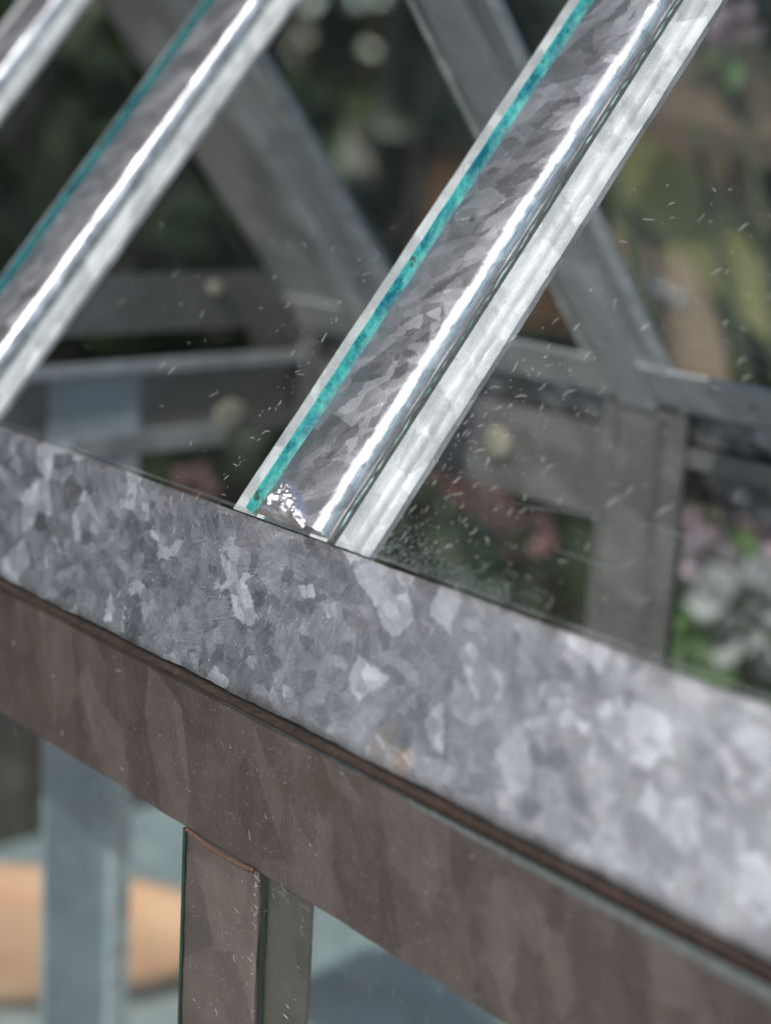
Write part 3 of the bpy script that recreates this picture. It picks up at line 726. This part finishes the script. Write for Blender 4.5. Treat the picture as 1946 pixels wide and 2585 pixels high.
def strap_plant():
    base = Vector((.06, .40, GROUND)); e = tag(empty('broad_leaf_plant', base), 'plant with long olive and brown leaves at the upper right', 'plant')
    for (pts, wd, mt_) in (([(1530, 380), (1740, 480), (1960, 860)], .022, 'leaf3'), ([(1640, 1010), (1690, 820), (1560, 560)], .024, 'dry'),
                           ([(1500, 330), (1700, 330), (1960, 560)], .022, 'dry'), ([(1760, 1100), (1740, 900), (1700, 640)], .022, 'dry'),
                           ([(1700, 60), (1850, 180), (1960, 420)], .028, 'dry'), ([(1620, 1040), (1660, 860), (1720, 560)], .012, 'leaf3'),
                           ([(1480, 150), (1650, 160), (1960, 330)], .020, 'dry'), ([(1660, 1640), (1800, 1690), (1990, 1790)], .016, 'leaf4')):
        dd = R.uniform(.46, .56); V = []; Fc = []
        P_ = [at(x, y, dd + .02 * i) - base for i, (x, y) in enumerate(pts)]
        strap_leaf(V, Fc, curve3(*P_), wd, tuple(RZ)); mk('leaf', V, Fc, M[mt_], e)
        V = []; Fc = []; tube(V, Fc, [(0, 0, 0), tuple(P_[0] * .5 + Vector((0, .03, 0))), tuple(P_[0])], .003); mk('stem', V, Fc, M['stem'], e)
strap_plant()
shrub((.16, .62, GROUND), .16, .14, .86, 900, .035, M['leaf2'], 'low bright green shrub at the right edge behind the glass', 31, lift=.3)
shrub((-.18, .62, GROUND), .20, .15, .84, 1300, .035, M['leaf'], 'low dark green shrub just behind the far wall', 32, lift=.2)

def hedge(x0, x1, y0, y1, h, nl, label, seed):
    rr = random.Random(seed); e = tag(empty('hedge', ((x0 + x1) / 2, (y0 + y1) / 2, GROUND)), label, 'hedge')
    sx, sy = (x1 - x0) / 2, (y1 - y0) / 2
    V = []; Fc = []
    for _ in range(nl):
        p = Vector((rr.uniform(-sx, sx), rr.uniform(-sy, sy), rr.uniform(.02, h))); k = rr.random()
        if k < .5:
            if sx > sy: p.y = -sy * rr.uniform(.8, 1.1)
            else: p.x = sx * rr.uniform(.8, 1.1)
        elif k < .7: p.z = h * rr.uniform(.95, 1.05)
        leaf_geo(V, Fc, p, rv(rr), rv(rr), rr.uniform(.08, .15), rr.uniform(.05, .08))
    mk('foliage', V, Fc, M['leaf'], e)
    bm = bmesh.new(); bmesh.ops.create_grid(bm, x_segments=1, y_segments=1, size=1)
    bm.free()
    V = []; Fc = []
    for k in range(26):
        x, y = rr.uniform(-sx, sx) * .8, rr.uniform(-sy, sy) * .8
        tube(V, Fc, [(x, y, 0), (x + rr.uniform(-.1, .1), y, h * .5), (x + rr.uniform(-.2, .2), y, h * .9)], .03)
    mk('stem', V, Fc, M['bark'], e)
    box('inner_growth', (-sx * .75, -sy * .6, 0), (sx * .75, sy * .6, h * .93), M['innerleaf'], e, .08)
    return e
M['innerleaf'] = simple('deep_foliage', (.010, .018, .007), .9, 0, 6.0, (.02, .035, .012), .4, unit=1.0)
hedge(-3.6, 2.6, 2.3, 3.0, 2.9, 9000, 'tall dark hedge closing the view behind the glasshouse', 41)
hedge(-3.3, -2.6, -3.5, 2.2, 3.6, 9000, 'tall dark side hedge added beyond the bench to darken reflections', 42)  # side hedge put in tall to darken what the bar caps mirror

def tree(loc, h, cr, label, seed, nl=15000):
    rr = random.Random(seed); e = tag(empty('blocker_tree', loc), label, 'tree')
    V = []; Fc = []
    tube(V, Fc, [(0, 0, 0), (.05, .02, h * .3), (.0, .05, h * .6), (.03, 0, h * .85)], .13)
    cen = []
    for k in range(16):
        v = rv(rr); q = Vector((v.x * cr * .7, v.y * cr * .7, h * .68 + v.z * cr * .65)); cen.append(q)
        tube(V, Fc, [(0, .03, h * .42), tuple(Vector((0, .03, h * .5)) * .5 + q * .5), tuple(q)], .045)
    mk('trunk', V, Fc, M['bark'], e)
    V = []; Fc = []
    for _ in range(nl):
        c = rr.choice(cen); v = rv(rr)
        leaf_geo(V, Fc, c + v * cr * .5 * rr.uniform(.3, 1) , v + rv(rr), rv(rr), rr.uniform(.09, .17), rr.uniform(.06, .10))
    mk('blocker_crown', V, Fc, M['leaf'], e)
tree((-2.3, -1.15, GROUND), 4.6, 1.7, 'tall leafy tree added out of view to block the reflected sky', 51)  # unseen tree, added to keep bright sky out of glass and metal reflections
shrub((-.66, .30, GROUND), .24, .22, .70, 1500, .05, M['leaf'], 'dark shrub low behind the terracotta dish', 52)
